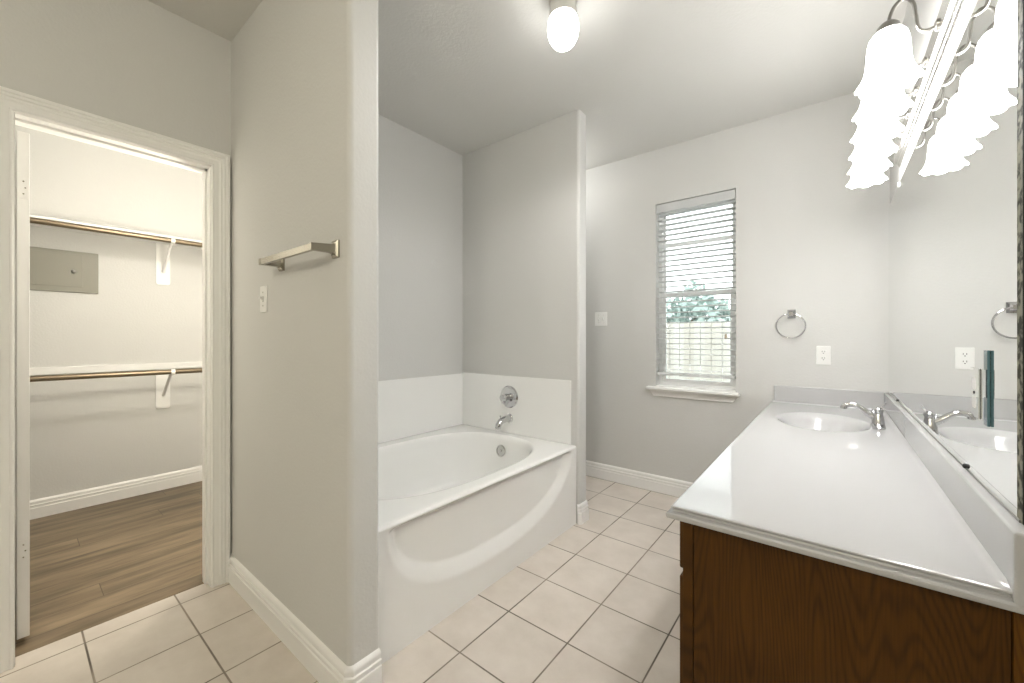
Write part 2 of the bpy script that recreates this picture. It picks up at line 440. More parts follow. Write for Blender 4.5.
# window
wd = thing('window_1', 'narrow white single-hung window with daylight outside', 'window', ((WX0 + WX1) / 2, YW + .12, WZ0)); wd['kind'] = 'structure'
b = bmesh.new(); fy0, fy1 = YW + .085, YW + .145
add_box(b, WX0, WX0 + .026, fy0, fy1, WZ0, WZ1); add_box(b, WX1 - .026, WX1, fy0, fy1, WZ0, WZ1)
add_box(b, WX0 + .026, WX1 - .026, fy0, fy1, WZ1 - .035, WZ1); add_box(b, WX0 + .026, WX1 - .026, fy0, fy1, WZ0, WZ0 + .03)
obj('window_frame', b, 'vinyl', wd)
def sash(z0, z1, y0, y1, m):
    b = bmesh.new(); x0, x1 = WX0 + .026, WX1 - .026
    add_box(b, x0, x0 + m, y0, y1, z0, z1, bevel=.003); add_box(b, x1 - m, x1, y0, y1, z0, z1, bevel=.003)
    add_box(b, x0 + m, x1 - m, y0, y1, z0, z0 + m, bevel=.003); add_box(b, x0 + m, x1 - m, y0, y1, z1 - m, z1, bevel=.003)
    s = obj('sash', b, 'vinyl', wd)
    obj('glass_pane', bx(x0 + m, x1 - m, (y0 + y1) / 2 - .002, (y0 + y1) / 2 + .002, z0 + m, z1 - m), 'glass', s)
    return s
s1 = sash(1.575, WZ1 - .035, YW + .12, YW + .142, .018)
s2 = sash(WZ0 + .03, 1.605, YW + .092, YW + .116, .026)
obj('sash_latch', bx(-.87, -.82, YW + .084, YW + .094, 1.60, 1.618, bevel=.003), 'vinyl', s2)
# stool and apron below the window
b = bmesh.new()
add_box(b, WX0 - .062, WX1 + .03, YW - .055, YW, .822, .848, bevel=.008, seg=3)
add_box(b, WX0, WX1, YW - .001, YW + .086, .826, .852)
struct('trim_3', b, 'trim', 'white window stool projecting below the blind', cat='trim')
AP = [(.018, .770), (.018, .774), (.022, .780), (.022, .806), (.026, .812), (.026, .822)]
b = bmesh.new(); rings = []
pr = [(0, .770), (.012, .770), (.014, .7752), (.011, .782), (.012, .804), (.018, .812), (.018, .822), (0, .822)]
for x, e in ((WX0 - .048, 1), (WX1 + .016, -1)):
    rings.append([Vector((x + e * ((.822 - z) * .7), YW - o, z)) for o, z in pr])
add_grid_tube(b, rings)
struct('trim_4', b, 'trim', 'white moulded apron under the window stool', cat='trim')
# ------------------------------------------------------------------ window blind
bl = thing('window_blind', 'white horizontal slat blind hanging in the narrow window', 'window blind', ((WX0 + WX1) / 2, YW + .04, .94))
x0, x1 = WX0 + .008, WX1 - .008
b = bmesh.new(); add_box(b, WX0 + .003, WX1 - .003, YW + .003, YW + .014, 2.245, 2.313, bevel=.003); add_box(b, x0, x1, YW + .016, YW + .062, 2.268, 2.31)
obj('valance', b, 'blind', bl)
def slat(bm, z, tilt, w=.05, sag=0.0):
    n = 6; rings = []
    for x in (x0, x1):
        ring = []
        for s_ in (1, -1):
            for k in range(n + 1):
                t = (k / n - .5) * s_
                yy = t * w; zz = -.0022 * (4 * t * t) + (.0018 * s_)
                ring.append(Vector((x, YW + .042 + yy * math.cos(tilt) - zz * math.sin(tilt), z + yy * math.sin(tilt) + zz * math.cos(tilt))))
        rings.append(ring)
    add_grid_tube(bm, rings)
b = bmesh.new(); z = 2.232; zs = []
while z > .985:
    zs.append(z); z -= .0415
for i, z in enumerate(zs):
    if abs(z - 1.972) < .02: slat(b, z - .004, math.radians(80), .036)
    else: slat(b, z, math.radians(random.uniform(-6, -3)))
obj('slats', b, 'blind', bl)
obj('bottom_rail', bx(x0, x1, YW + .017, YW + .067, .938, .962, bevel=.004), 'blind', bl)
for xx in (WX0 + .10, WX1 - .10):
    b = bmesh.new()
    for yy in (YW + .0165, YW + .068): add_tube(b, [(xx, yy, .95), (xx, yy, 2.27)], .0009, 6)
    obj('ladder_cord', b, 'blind', bl)
b = bmesh.new(); add_tube(b, [(-.612, YW + .010, 1.27), (-.610, YW + .011, 2.25)], .001, 6)
pc = obj('pull_cord', b, 'blind', bl)
b = bmesh.new(); add_lathe(b, [(.003, .035), (.006, .03), (.009, .008), (.0075, 0)], (-.612, YW + .010, 1.235), 'z', 14)
obj('tassel', b, plain('beige_tassel', (.55, .47, .36), .6), pc)

# ------------------------------------------------------------------ outdoors
struct('ground', bx(-9, 8, 3.6, 20, -.5, -.35), 'soil', 'ground outside the window', cat='ground')
b = bmesh.new(); fx = -6.0
while fx < 3.5:
    top = 1.47 + random.uniform(-.012, .012)
    add_box(b, fx, fx + .140, 6.3, 6.32, -.33, top, bevel=.004, seg=1); fx += .145
for z in (.1, .9): add_box(b, -6, 3.5, 6.32, 6.36, z, z + .09)
tag(obj('wooden_fence', b, 'fence', sm=False), 'pale wooden board fence seen through the lower window', 'fence')
tr = thing('tree', 'green leafy tree rising behind the board fence', 'tree', (-2.9, 9.0, -.35))
b = bmesh.new(); add_tube(b, [(-2.9, 9, -.35), (-2.85, 9, .6), (-2.95, 9.05, 1.5)], [.12, .09, .05], 12, 5)
for k in range(7):
    a = k * 2.4; add_tube(b, [(-2.93, 9.02, .7 + k * .1), (-2.9 + math.cos(a) * .9, 9 + math.sin(a) * .6, 1.4 + .05 * k)], [.035, .012], 8, 0)
obj('trunk', b, 'bark', tr)
b = bmesh.new()
for k in range(5200):
    a = random.uniform(0, 2 * PI); rr = random.random() ** .5
    px, py = -2.9 + math.cos(a) * rr * 3.3, 9 + math.sin(a) * rr * 1.0
    top = 1.75 + .28 * math.sin(px * 2.3) + .18 * math.sin(px * 5.1 + 1)
    pz = .7 + (top - .4) * random.random() * (1 - .35 * rr * rr)
    s_ = random.uniform(.09, .15); d1 = Vector((random.gauss(0, 1), random.gauss(0, 1), random.gauss(0, 1))).normalized()
    d2 = d1.cross(Vector((random.gauss(0, 1), random.gauss(0, 1), random.gauss(0, 1)))).normalized(); p = Vector((px, py, pz))
    quad(b, [p - d1 * s_, p + d2 * s_ * .45, p + d1 * s_, p - d2 * s_ * .45])
obj('foliage', b, 'leaf', tr, sm=False)

# ------------------------------------------------------------------ bathtub
XA, ZT = -1.334, 0.52          # apron face, rim height
tub = thing('bathtub', 'white alcove bathtub with a curved apron panel', 'bathtub', (-1.87, 1.608, 0))
tx0, tx1, ty0, ty1 = XL + .008, XA, YT0 + .004, YT1 - .004
def superell(cx, cy, ax, ay, n, N_=96):
    out = []
    for k in range(N_):
        a = 2 * PI * k / N_; c, s_ = math.cos(a), math.sin(a)
        out.append((cx + ax * math.copysign(abs(c) ** (2 / n), c), cy + ay * math.copysign(abs(s_) ** (2 / n), s_)))
    return out
b = bmesh.new()
def rect_ring(ref, x0, x1, y0, y1):
    cx, cy = (x0 + x1) / 2, (y0 + y1) / 2; out = []
    for x, y in ref:
        dx, dy = (x - cx) / ((x1 - x0) / 2), (y - cy) / ((y1 - y0) / 2); m = max(abs(dx), abs(dy)); out.append([cx + dx / m * (x1 - x0) / 2, cy + dy / m * (y1 - y0) / 2])
    for X in (x0, x1):
        for Y in (y0, y1):
            k = min(range(len(out)), key=lambda i: (out[i][0] - X) ** 2 + (out[i][1] - Y) ** 2); out[k] = [X, Y]
    return out
cx, cy = -1.868, 1.615
def ring_in(ax, ay, n, z, sh=0.0): return [Vector((x, y, z)) for x, y in superell(cx, cy + sh, ax, ay, n)]
ref = superell(cx, cy, .445, .675, 2.9)
ro = rect_ring(ref, tx0, tx1, ty0, ty1)
ro2 = rect_ring(ref, tx0, tx1 - .012, ty0, ty1)
rings = [[Vector((x, y, ZT - .012)) for x, y in ro], [Vector((x if x < tx1 - .001 else tx1 - .003, y, ZT - .004)) for x, y in ro], [Vector((x, y, ZT)) for x, y in ro2], [Vector((cx + (x - cx) * .965, cy + (y - cy) * .98, ZT)) for x, y in ro2], ring_in(.462, .682, 2.7, ZT),
         ring_in(.452, .672, 2.7, ZT), ring_in(.443, .663, 2.7, ZT - .004), ring_in(.434, .655, 2.7, ZT - .015), ring_in(.425, .645, 2.7, ZT - .04),
         ring_in(.405, .622, 2.7, ZT - .14, .008), ring_in(.385, .595, 2.7, ZT - .25, .022), ring_in(.365, .565, 2.6, ZT - .33, .04), ring_in(.335, .53, 2.6, ZT - .375, .055), ring_in(.28, .47, 2.5, ZT - .40, .065), ring_in(.15, .3, 2.2, ZT - .405, .07), ring_in(.03, .05, 2, ZT - .408, .08)]
R = add_grid_tube(b, rings, True, False); b.faces.new(R[-1])
obj('basin', b, 'tub', tub, ang=50)
# apron: the upper panel is set back behind a smile shaped ledge
b = bmesh.new(); NY, NZ = 150, 70
grid = []
for j in range(NZ + 1):
    z = (ZT - .012) * j / NZ; row = []
    for i in range(NY + 1):
        y = ty0 + (ty1 - ty0) * i / NY
        ty = (y - 1.605); nn = 2.6 if ty < 0 else 2.1; ww = max(0.0, .515 - z)
        flo = (abs(ty) / .695) ** nn + (ww / (.515 - .135)) ** nn; fup = (abs(ty) / .650) ** nn + (ww / (.515 - .205)) ** nn
        dd = 0 if flo >= 1 else 1 if fup <= 1 else (1 - flo) / ((1 - flo) + (fup - 1))
        lip = max(0, min(1, (ZT - .022 - z) / .012)); lip = lip * lip * (3 - 2 * lip)
        row.append(b.verts.new((XA - .034 * dd * lip - .004 * (1 - z / ZT) , y, z)))
    grid.append(row)
for j in range(NZ):
    for i in range(NY): b.faces.new((grid[j][i], grid[j][i + 1], grid[j + 1][i + 1], grid[j + 1][i]))
obj('apron', b, 'tub', tub, ang=60)
b = bmesh.new(); add_lathe(b, [(.042, 0), (.042, .004), (.036, .008), (.032, .0085), (.032, .006), (.010, .006), (.0095, .0095), (.001, .0095)], (0, 0, 0), 'y', 32)
for v in b.verts: v.co = Matrix.Rotation(math.radians(-10), 4, 'X') @ Vector((v.co.x, -v.co.y, v.co.z)) + Vector((-1.885, 2.2355, .418))
obj('overflow_plate', b, 'stain', tub)
b = bmesh.new(); add_lathe(b, [(.033, 0), (.033, .004), (.024, .006), (.02, .002), (.001, .002)], (-1.868, 2.05, .1165), 'z', 24)
obj('drain', b, 'stain', tub)
# wall panels of the tub
SG = 'tub surround panels'
tag(obj('tub_wall_panel', bx(XL + .0005, XL + .0085, YT0 + .001, YT1 - .001, ZT + .001, .945, bevel=.003), 'tub'), 'long white tub wall panel behind the bathtub', 'wall panel', SG)
tag(obj('tub_wall_panel', bx(XL + .009, -1.375, YT1 - .009, YT1 - .0005, ZT + .001, .952, bevel=.003), 'tub'), 'white tub wall panel behind the bath spout', 'wall panel', SG)
tag(obj('tub_wall_panel', bx(XL + .009, -1.375, YT0 + .0005, YT0 + .009, ZT + .001, .952, bevel=.003), 'tub'), 'white tub wall panel on the partition opposite the bath spout', 'wall panel', SG)
# valve
YP = YT1 - .009
v = thing('tub_valve', 'round chrome tub valve with a knob above the spout', 'faucet valve', (-1.905, YP, .795))
b = bmesh.new(); add_lathe(b, [(.083, 0), (.083, -.004), (.076, -.012), (.05, -.016), (.03, -.018), (.001, -.018)], (-1.905, YP, .795), 'y', 48)
obj('escutcheon', b, 'chrome', v)
b = bmesh.new(); add_lathe(b, [(.024, -.016), (.024, -.05), (.027, -.055), (.030, -.075), (.026, -.085), (.012, -.088), (.001, -.088)], (-1.905, YP, .795), 'y', 32)
add_box(b, -1.905 - .012, -1.905 + .012, YP - .084, YP - .056, .795 - .045, .795 + .008, bevel=.006)
obj('knob', b, 'chrome', v)
s = thing('tub_spout', 'curved chrome bath spout below the round valve', 'tub spout', (-1.905, YP, .62))
b = bmesh.new(); add_tube(b, [(-1.905, YP, .635), (-1.905, YP - .05, .634), (-1.905, YP - .10, .624), (-1.905, YP - .128, .600), (-1.905, YP - .134, .575)], [.026, .024, .024, .022, .019], 20, 6)
obj('spout', b, 'chrome', s)
b = bmesh.new(); add_lathe(b, [(.034, 0), (.034, -.006), (.028, -.012), (.024, -.013)], (-1.905, YP, .635), 'y', 28)
obj('flange', b, 'chrome', s)
b = bmesh.new(); add_lathe(b, [(.004, 0), (.004, .014), (.008, .016), (.008, .022), (.002, .024)], (-1.905, YP - .105, .645), 'z', 14)
obj('diverter_knob', b, 'chrome', s)

# ------------------------------------------------------------------ towel bar, switches, outlet, towel ring
t = thing('towel_bar', 'square brushed nickel towel bar on the taupe partition', 'towel bar', (-1.58, YB, 1.548))
zb = 1.548; yb = YB - .072
obj('bar', bx(-1.815, -1.372, yb - .008, yb + .008, zb - .012, zb + .012, bevel=.002), 'nickel', t)
for xc, xe in ((-1.795, -1.812), (-1.352, -1.375)):
    b = bmesh.new()
    def sq(x, y, hw, hh): return [Vector((x - hw, y, zb - hh)), Vector((x + hw, y, zb - hh)), Vector((x + hw, y, zb + hh)), Vector((x - hw, y, zb + hh))]
    add_grid_tube(b, [sq(xc, YB - .008, .014, .019), sq(xc - (xc - xe) * .2, YB - .022, .011, .014), sq(xe, yb - .009, .0075, .0125)])
    p = obj('post', b, 'nickel', t)
    b = bmesh.new(); add_grid_tube(b, [sq(xc, YB, .021, .030), sq(xc, YB - .006, .021, .030), sq(xc, YB - .012, .015, .022)])
    obj('wall_flange', b, 'nickel', p)

def wall_plate(name, label, cat, x, z, y, w_, h_, kind, face=-1):
    """plate on a wall facing -Y"""
    t = thing(name, label, cat, (x, y, z - h_ / 2))
    obj('cover_plate', bx(x - w_ / 2, x + w_ / 2, y - .006, y, z - h_ / 2, z + h_ / 2, bevel=.0028), 'plastic', t)
    if kind == 'outlet':
        for dz in (-.0205, .0205):
            b = bmesh.new(); n = 24; ring = []
            for k in range(n):
                a = 2 * PI * k / n; ring.append((x + .0172 * math.cos(a), z + dz + max(-.0138, min(.0138, .0172 * math.sin(a)))))
            add_grid_tube(b, [[Vector((px, y - .005, pz)) for px, pz in ring], [Vector((px, y - .0078, pz)) for px, pz in ring]])
            r = obj('receptacle', b, 'plastic', t)
            b = bmesh.new()
            add_box(b, x - .0078, x - .0052, y - .0083, y - .007, z + dz - .001, z + dz + .0085); add_box(b, x + .0052, x + .0078, y - .0083, y - .007, z + dz - .000, z + dz + .0075)
            add_lathe(b, [(.0028, 0), (.0028, -.0013)], (x, y - .007, z + dz - .0075), 'y', 10)
            obj('slots', b, 'slot', r)
        b = bmesh.new(); add_lathe(b, [(.003, -.005), (.003, -.0072), (.001, -.0075)], (x, y, z), 'y', 12); obj('screw', b, 'plastic', t)
    else:
        xs = [x] if kind == 'single' else [x - .023, x + .023]
        for xx in xs:
            b = bx(xx - .006, xx + .006, y - .0066, y - .005, z - .0125, z + .0125, bevel=.0006)
            s_ = obj('toggle_surround', b, plain('toggle_slot_shadow', (.45, .45, .43), .5), t)
            b = bmesh.new(); add_grid_tube(b, [[Vector((xx + a * .0045, y - .006, z + c * .0085)) for a, c in ((-1, -1), (1, -1), (1, 1), (-1, 1))],
                                               [Vector((xx + a * .0035, y - .019, z + .008 + c * .0042)) for a, c in ((-1, -1), (1, -1), (1, 1), (-1, 1))]])
            obj('toggle', b, 'plastic', s_)
            for dz in (-.03, .03):
                b = bmesh.new(); add_lathe(b, [(.003, -.005), (.003, -.0072), (.001, -.0075)], (xx, y, z + dz), 'y', 12)
                obj('screw', b, 'nickel', t)
    return t
wall_plate('light_switch', 'white single toggle switch under the towel bar', 'light switch', -1.985, 1.412, YB, .072, .117, 'single')
wall_plate('light_switch', 'white double toggle switch left of the window', 'light switch', -1.600, 1.405, YW, .117, .119, 'double')
wall_plate('outlet', 'white duplex outlet on the wall above the backsplash', 'outlet', -.046, 1.127, YW, .073, .119, 'outlet')
t = thing('towel_ring', 'chrome towel ring hanging right of the window', 'towel ring', (-.215, YW, 1.325))
b = bmesh.new(); zr = 1.398
def sqy(x, y, hw, z, hh): return [Vector((x - hw, y, z - hh)), Vector((x + hw, y, z - hh)), Vector((x + hw, y, z + hh)), Vector((x - hw, y, z + hh))]
add_grid_tube(b, [sqy(-.215, YW, .023, zr, .029), sqy(-.215, YW - .006, .023, zr, .029), sqy(-.215, YW - .014, .015, zr, .019), sqy(-.215, YW - .048, .010, zr, .012)])
obj('wall_mount', b, 'chrome', t)
b = bmesh.new(); pts = []
rc = Vector((-.218, YW - .042, 1.318)); RR = .080
for k in range(49):
    a = PI / 2 + 2 * PI * k / 48; pts.append(rc + Vector((RR * math.cos(a), .012 * (1 - math.sin(a)) * .5, RR * math.sin(a))))
add_tube(b, pts, .005, 10, 0, False)
obj('ring', b, 'chrome', t)

# ------------------------------------------------------------------ closet fittings
ZS = (2.016, 1.010)
tag(obj('closet_shelf', bx(XCB, -3.975, -1.2, 1.75, ZS[0] - .010, ZS[0] + .005, bevel=.002), 'trim'), 'white closet shelf high above the grey electrical panel', 'shelf')
tag(obj('cleat_board', bx(XCB, XCB + .018, -1.2, 1.75, .984, 1.034, bevel=.002), 'trim'), 'white cleat board on the closet wall behind the waist-high rod', 'cleat board')
for z, lab in zip(ZS, ('bronze closet rod under the high shelf', 'bronze closet rod at waist height in the closet')):
    b = bmesh.new(); add_tube(b, [(-3.965, -1.2, z - .032), (-3.965, 1.75, z - .032)], .0185, 20)
    tag(obj('closet_rod', b, 'bronze'), lab, 'closet rod', 'closet rods')
for z, lab in zip(ZS, ('white metal bracket holding the high closet shelf', 'white metal bracket holding the waist-high closet rod')):
    yc = .79; t = thing('shelf_bracket', lab, 'shelf bracket', (XCB, yc, z - .35), 'closet shelf brackets')
    b = bmesh.new(); ring = []
    w2_, z0, z1, r = .044, z - .345, (z - .0110 if z > 1.5 else z - .0285), .016
    for cxx, czz, a0 in ((w2_ - r, z0 + r, -PI / 2), (w2_, z1, None), (-w2_, z1, None), (-w2_ + r, z0 + r, -PI)):
        if a0 is None: ring.append((cxx, czz)); continue
        for k in range(6): ring.append((cxx + r * math.cos(a0 + k / 5 * PI / 2), czz + r * math.sin(a0 + k / 5 * PI / 2)))
    add_grid_tube(b, [[Vector((XCB, yc + p, q)) for p, q in ring], [Vector((XCB + .012, yc + p, q)) for p, q in ring]])
    obj('wall_plate', b, 'trim', t)
    b = bmesh.new(); add_tube(b, [(XCB + .010, yc, z - .235), (XCB + .03, yc, z - .225), (-4.06, yc, z - .080), (-3.99, yc, z - .031)], [.013, .011, .010, .010], 12, 4)
    obj('strut', b, 'trim', t)
    b = bmesh.new(); pts = []
    for k in range(15):
        a = math.radians(75) - k / 14 * math.radians(240); pts.append((-3.965 + .0205 * math.cos(a), yc, z - .032 + .0205 * math.sin(a)))
    rings = [[Vector((p[0], yc + s_ * .012, p[2])) + (Vector((p[0] + 3.965, 0, p[2] - z + .032)).normalized() * o) for s_, o in ((-1, 0), (1, 0), (1, .004), (-1, .004))] for p in pts]
    add_grid_tube(b, rings); obj('rod_hook', b, 'trim', t)
ep = thing('electrical_panel', 'grey metal electrical panel between the closet shelves', 'electrical panel', (XCB, .2, 1.565))
obj('cover', bx(XCB, XCB + .014, .0, .42, 1.565, 1.862, bevel=.004), 'panel', ep)
dr = obj('door', bx(XCB + .014, XCB + .018, .03, .34, 1.605, 1.84, bevel=.0015), 'panel', ep)
b = bmesh.new(); add_lathe(b, [(.014, 0), (.014, .005), (.008, .009), (.001, .009)], (XCB + .018, .295, 1.715), 'x', 20)
obj('latch', b, 'darknickel', dr)

# ------------------------------------------------------------------ vanity
VY0 = 1.095; VX0, VX1 = -.305, .2655
va = thing('vanity_cabinet', 'dark stained oak vanity cabinet under the white countertop', 'cabinet', (-.02, 2.18, 0))
obj('cabinet_body', bx(-.278, .244, VY0 + .004, YW - .001, .10, .60), 'oak', va)
obj('toe_kick', bx(-.235, .244, VY0 + .02, YW, 0, .10), 'oak', va)
b = bmesh.new()
add_box(b, -.278, .244, VY0, VY0 + .004, 0, .775)
obj('end_panel', b, 'oak', va)
b = bmesh.new()
cols = [VY0, VY0 + .045, 1.62, 1.665, 2.20, 2.245, 2.86, 2.905, YW - .03, YW]
for k in range(0, len(cols), 2): add_box(b, VX0, -.280, cols[k], cols[k + 1], .10, .7752, bevel=.0015)
for z0, z1 in ((.10, .14), (.59, .625), (.745, .7752)):
    for k in range(1, len(cols) - 1, 2): add_box(b, VX0, -.280, cols[k], cols[k + 1], z0, z1)
add_box(b, VX0 , -.279, VY0, VY0 + .012, .0, .12)
obj('face_frame', b, 'oakf', va)
for k in range(1, len(cols) - 1, 2):
    ya, yb_ = cols[k] - .032, cols[k + 1] + .032
    dw = obj('drawer_front', bx(VX0 - .012, VX0, ya, yb_, .632, .764, bevel=.004), 'oakf', va)
    b = bmesh.new(); add_lathe(b, [(.007, 0), (.006, -.010), (.015, -.018), (.014, -.025), (.004, -.029)], (VX0 - .012, (ya + yb_) / 2, .698), 'x', 20)
    obj('drawer_knob', b, 'nickel', dw)
    b = bx(VX0 - .012, VX0, ya, yb_, .115, .612, bevel=.004)
    add_box(b, VX0 - .016, VX0 - .010, ya + .06, yb_ - .06, .175, .552, bevel=.005)
    dd = obj('cabinet_door', b, 'oakf', va)
    b = bmesh.new(); add_lathe(b, [(.007, 0), (.006, -.010), (.015, -.018), (.014, -.025), (.004, -.029)], (VX0 - .012, yb_ - .035, .56), 'x', 20)
    obj('door_knob', b, 'nickel', dd)
obj('scribe_strip', bx(.246, XR - .0008, VY0 - .006, VY0 + .03, 0, .7752, bevel=.002), 'oaks', va)

ZK = .807
ct = thing('vanity_countertop', 'long white cultured marble countertop with a moulded oval sink', 'countertop', (-.04, 2.16, .777))
# top with basin
b = bmesh.new()
bx0, by0 = -.045, 2.635; ba, bb_ = .172, .235
CX0, CX1, CY0, CY1 = -.322, .243, 1.073, YW - .001
nx, ny = 76, 290; grid = []
for j in range(ny + 1):
    y = CY0 + (CY1 - CY0) * j / ny; row = []
    for i in range(nx + 1):
        x = CX0 + (CX1 - CX0) * i / nx
        rr = math.hypot((x - bx0) / ba, (y - by0) / bb_)
        z = ZK
        if rr < 1.16:
            q = max(0, min(1, (1.16 - rr) / .42)); q = q * q * (3 - 2 * q)
            z = ZK - .050 * q - .085 * max(0, 1 - (rr / .95) ** 2.2)
        # cove up to the splash along the mirror wall and window wall
        e = max(0, (x - .226) / .016); e = min(1, e); z += .010 * e * e * min(1, max(0, (y - CY0 - .008) / .02))
        e = max(0, (y - (YW - .034)) / .014); e = min(1, e); z += .008 * e * e
        row.append(b.verts.new((x, y, z)))
    grid.append(row)
for j in range(ny):
    for i in range(nx): b.faces.new((grid[j][i], grid[j][i + 1], grid[j + 1][i + 1], grid[j + 1][i]))
obj('top_and_basin', b, 'marble', ct, ang=60)
EDGE = [(-.02, ZK - .008), (-.001, ZK), (.0, ZK - .0002), (.004, ZK - .0018), (.0045, ZK - .0045), (.001, ZK - .007), (-.001, ZK - .0105), (.001, ZK - .0135), (.006, ZK - .0145), (.012, ZK - .0165), (.0145, ZK - .020), (.0145, ZK - .026), (.012, ZK - .031), (-.02, ZK - .031)]
b = sweep(bmesh.new(), [(CX0, CY1), (CX0, CY0), (.262, CY0)], [(-o, z) for o, z in EDGE], lambda p, t: Vector((p.x, p.y, t)))
obj('moulded_edge', b, 'marble', ct, ang=30)
obj('splash', bx(.240, XR - .0008, CY0 - .0135, YW - .001, ZK - .031, .912, bevel=.005, seg=3), 'marble', ct)
obj('splash', bx(-.312, .240, YW - .022, YW - .0008, ZK - .01, .917, bevel=.004, seg=3), 'marble', ct)
b = bmesh.new(); add_lathe(b, [(.024, 0), (.024, .004), (.018, .006), (.015, .003), (.001, .004)], (bx0 + .01, by0, ZK - .1345), 'z', 24)
obj('sink_drain', b, 'chrome', ct)

# faucet
FX, FY = .172, 2.63
fa = thing('faucet', 'chrome single-lever faucet behind the oval sink', 'faucet', (FX, FY, ZK))
b = bmesh.new(); rings = []
for hw, hl, z in ((.028, .080, ZK + .0005), (.028, .080, ZK + .008), (.024, .074, ZK + .014), (.025, .034, ZK + .018), (.0235, .026, ZK + .034), (.0185, .0185, ZK + .062), (.017, .017, ZK + .070)):
    rings.append([Vector((FX + x, FY + y, z)) for x, y in superell(0, 0, hw, hl, 2.4, 32)])
add_grid_tube(b, rings)
obj('body', b, 'chrome', fa)
b = bmesh.new(); add_tube(b, [(FX - .008, FY, ZK + .045), (FX - .035, FY, ZK + .062), (FX - .070, FY, ZK + .090), (FX - .092, FY, ZK + .099), (FX - .118, FY, ZK + .096), (FX - .128, FY, ZK + .084), (FX - .129, FY, ZK + .076)], [.018, .0155, .013, .012, .0125, .014, .0145], 16, 6)
obj('spout', b, 'chrome', fa)
b = bmesh.new(); add_lathe(b, [(.018, .068), (.021, .076), (.021, .086), (.014, .093), (.010, .095), (.001, .096)], (FX, FY, ZK), 'z', 28)
hd = obj('handle', b, 'chrome', fa)
b = bmesh.new(); rings = []
for x, z, hy, hz in ((.000, .090, .008, .004), (.015, .100, .0075, .0035), (.024, .112, .010, .003), (.028, .123, .012, .0025)):
    rings.append([Vector((FX + x + c * hz, FY + a * hy, ZK + z + c * hz * .3)) for a, c in ((-1, -1), (1, -1), (1, 1), (-1, 1))])
add_grid_tube(b, rings); obj('lever', b, 'chrome', hd)

# ------------------------------------------------------------------ mirror
XM = .260; MY0, MY1, MZ0, MZ1 = 1.134, YW - .002, .9135, 2.012
mi = thing('mirror', 'large frameless wall mirror standing on the vanity backsplash', 'mirror', (XM, 2.2, MZ0))
obj('mirror_glass', bx(XM, XR - .0003, MY0, MY1, MZ0, MZ1), 'mirror', mi, sm=False)
o = obj('tarnished_edge', bx(XM + .0002, XR - .0003, MY0 - .026, MY0, MZ0, MZ1), 'tarnish', mi, sm=False); o['label'] = 'tarnished dark end strip'
o = obj('edge_channel', bx(XM + .0002, XR - .0003, MY0 - .055, MY0 - .026, MZ0, MZ1), 'black', mi, sm=False); o['label'] = 'black end channel'
obj('bottom_channel', bx(XM - .0016, XR - .0003, MY0 - .017, MY1, MZ0 - .0012, MZ0 + .0035), 'darknickel', mi)
for y, z in ((1.487, MZ0), (2.83, MZ0)):
    b = bmesh.new(); add_lathe(b, [(.006, 0), (.006, -.004), (.003, -.006), (.001, -.006)], (XM, y, z + .0068), 'x', 14); obj('clip', b, 'slot', mi)
obj('clip', bx(XM - .005, XM + .003, 2.775, 2.797, MZ1 - .016, MZ1 + .006, bevel=.002), 'plastic', mi)

# plates fixed on the mirror
t = thing('outlet', 'mirror-finish outlet plate fixed on the mirror near its bottom corner', 'outlet', (XM, 1.400, 1.056))
obj('cover_plate', bx(XM - .003, XM - .0002, 1.363, 1.437, 1.056, 1.170, bevel=.001), 'mirror', t)
for dz in (-.0215, .0215):
    b = bmesh.new(); n = 24; ring = []
    for k in range(n):
        a = 2 * PI * k / n; ring.append((1.40 + .0172 * math.cos(a), 1.113 + dz + max(-.0138, min(.0138, .0172 * math.sin(a)))))
    add_grid_tube(b, [[Vector((XM - .0025, p, q)) for p, q in ring], [Vector((XM - .0034, p, q)) for p, q in ring]])
    obj('receptacle', b, 'plastic', t)
b = bmesh.new(); add_lathe(b, [(.0035, 0), (.0035, -.001), (.001, -.0015)], (XM - .003, 1.40, 1.113), 'x', 12); obj('screw', b, 'slot', t)
t = thing('switch_plate', 'tall slim teal glass plate with a chrome toggle on the mirror', 'switch plate', (XM, 1.305, 1.052))
obj('plate', bx(XM - .0047, XM - .0002, 1.288, 1.316, 1.052, 1.213, bevel=.001), 'teal', t)
obj('toggle', bx(XM - .0066, XM - .0047, 1.293, 1.311, 1.112, 1.172, bevel=.0009), 'chrome', t)

# ------------------------------------------------------------------ vanity light
LX = .130
vl = thing('vanity_light', 'six-shade chrome vanity light bar above the mirror', 'wall light', (XR, 2.13, 2.06))
PZ0, PZ1, PY0, PY1 = 2.066, 2.185, 1.46, 2.705
b = bmesh.new(); prof = [(XR - .0003, PZ0), (.255, PZ0), (.255, PZ0 + .006), (.248, PZ0 + .008), (.248, PZ0 + .015), (.241, PZ0 + .017), (.241, PZ0 + .024), (.234, PZ0 + .027), (.234, PZ1 - .027), (.241, PZ1 - .024), (.241, PZ1 - .017), (.248, PZ1 - .015), (.248, PZ1 - .008), (.255, PZ1 - .006), (.255, PZ1), (XR - .0003, PZ1)]
add_grid_tube(b, [[Vector((x, y, z)) for x, z in prof] for y in (PY0, PY1)])
obj('back_plate', b, plain('polished_fixture_nickel', (.80, .79, .77), .16, 1.0), vl, ang=20)
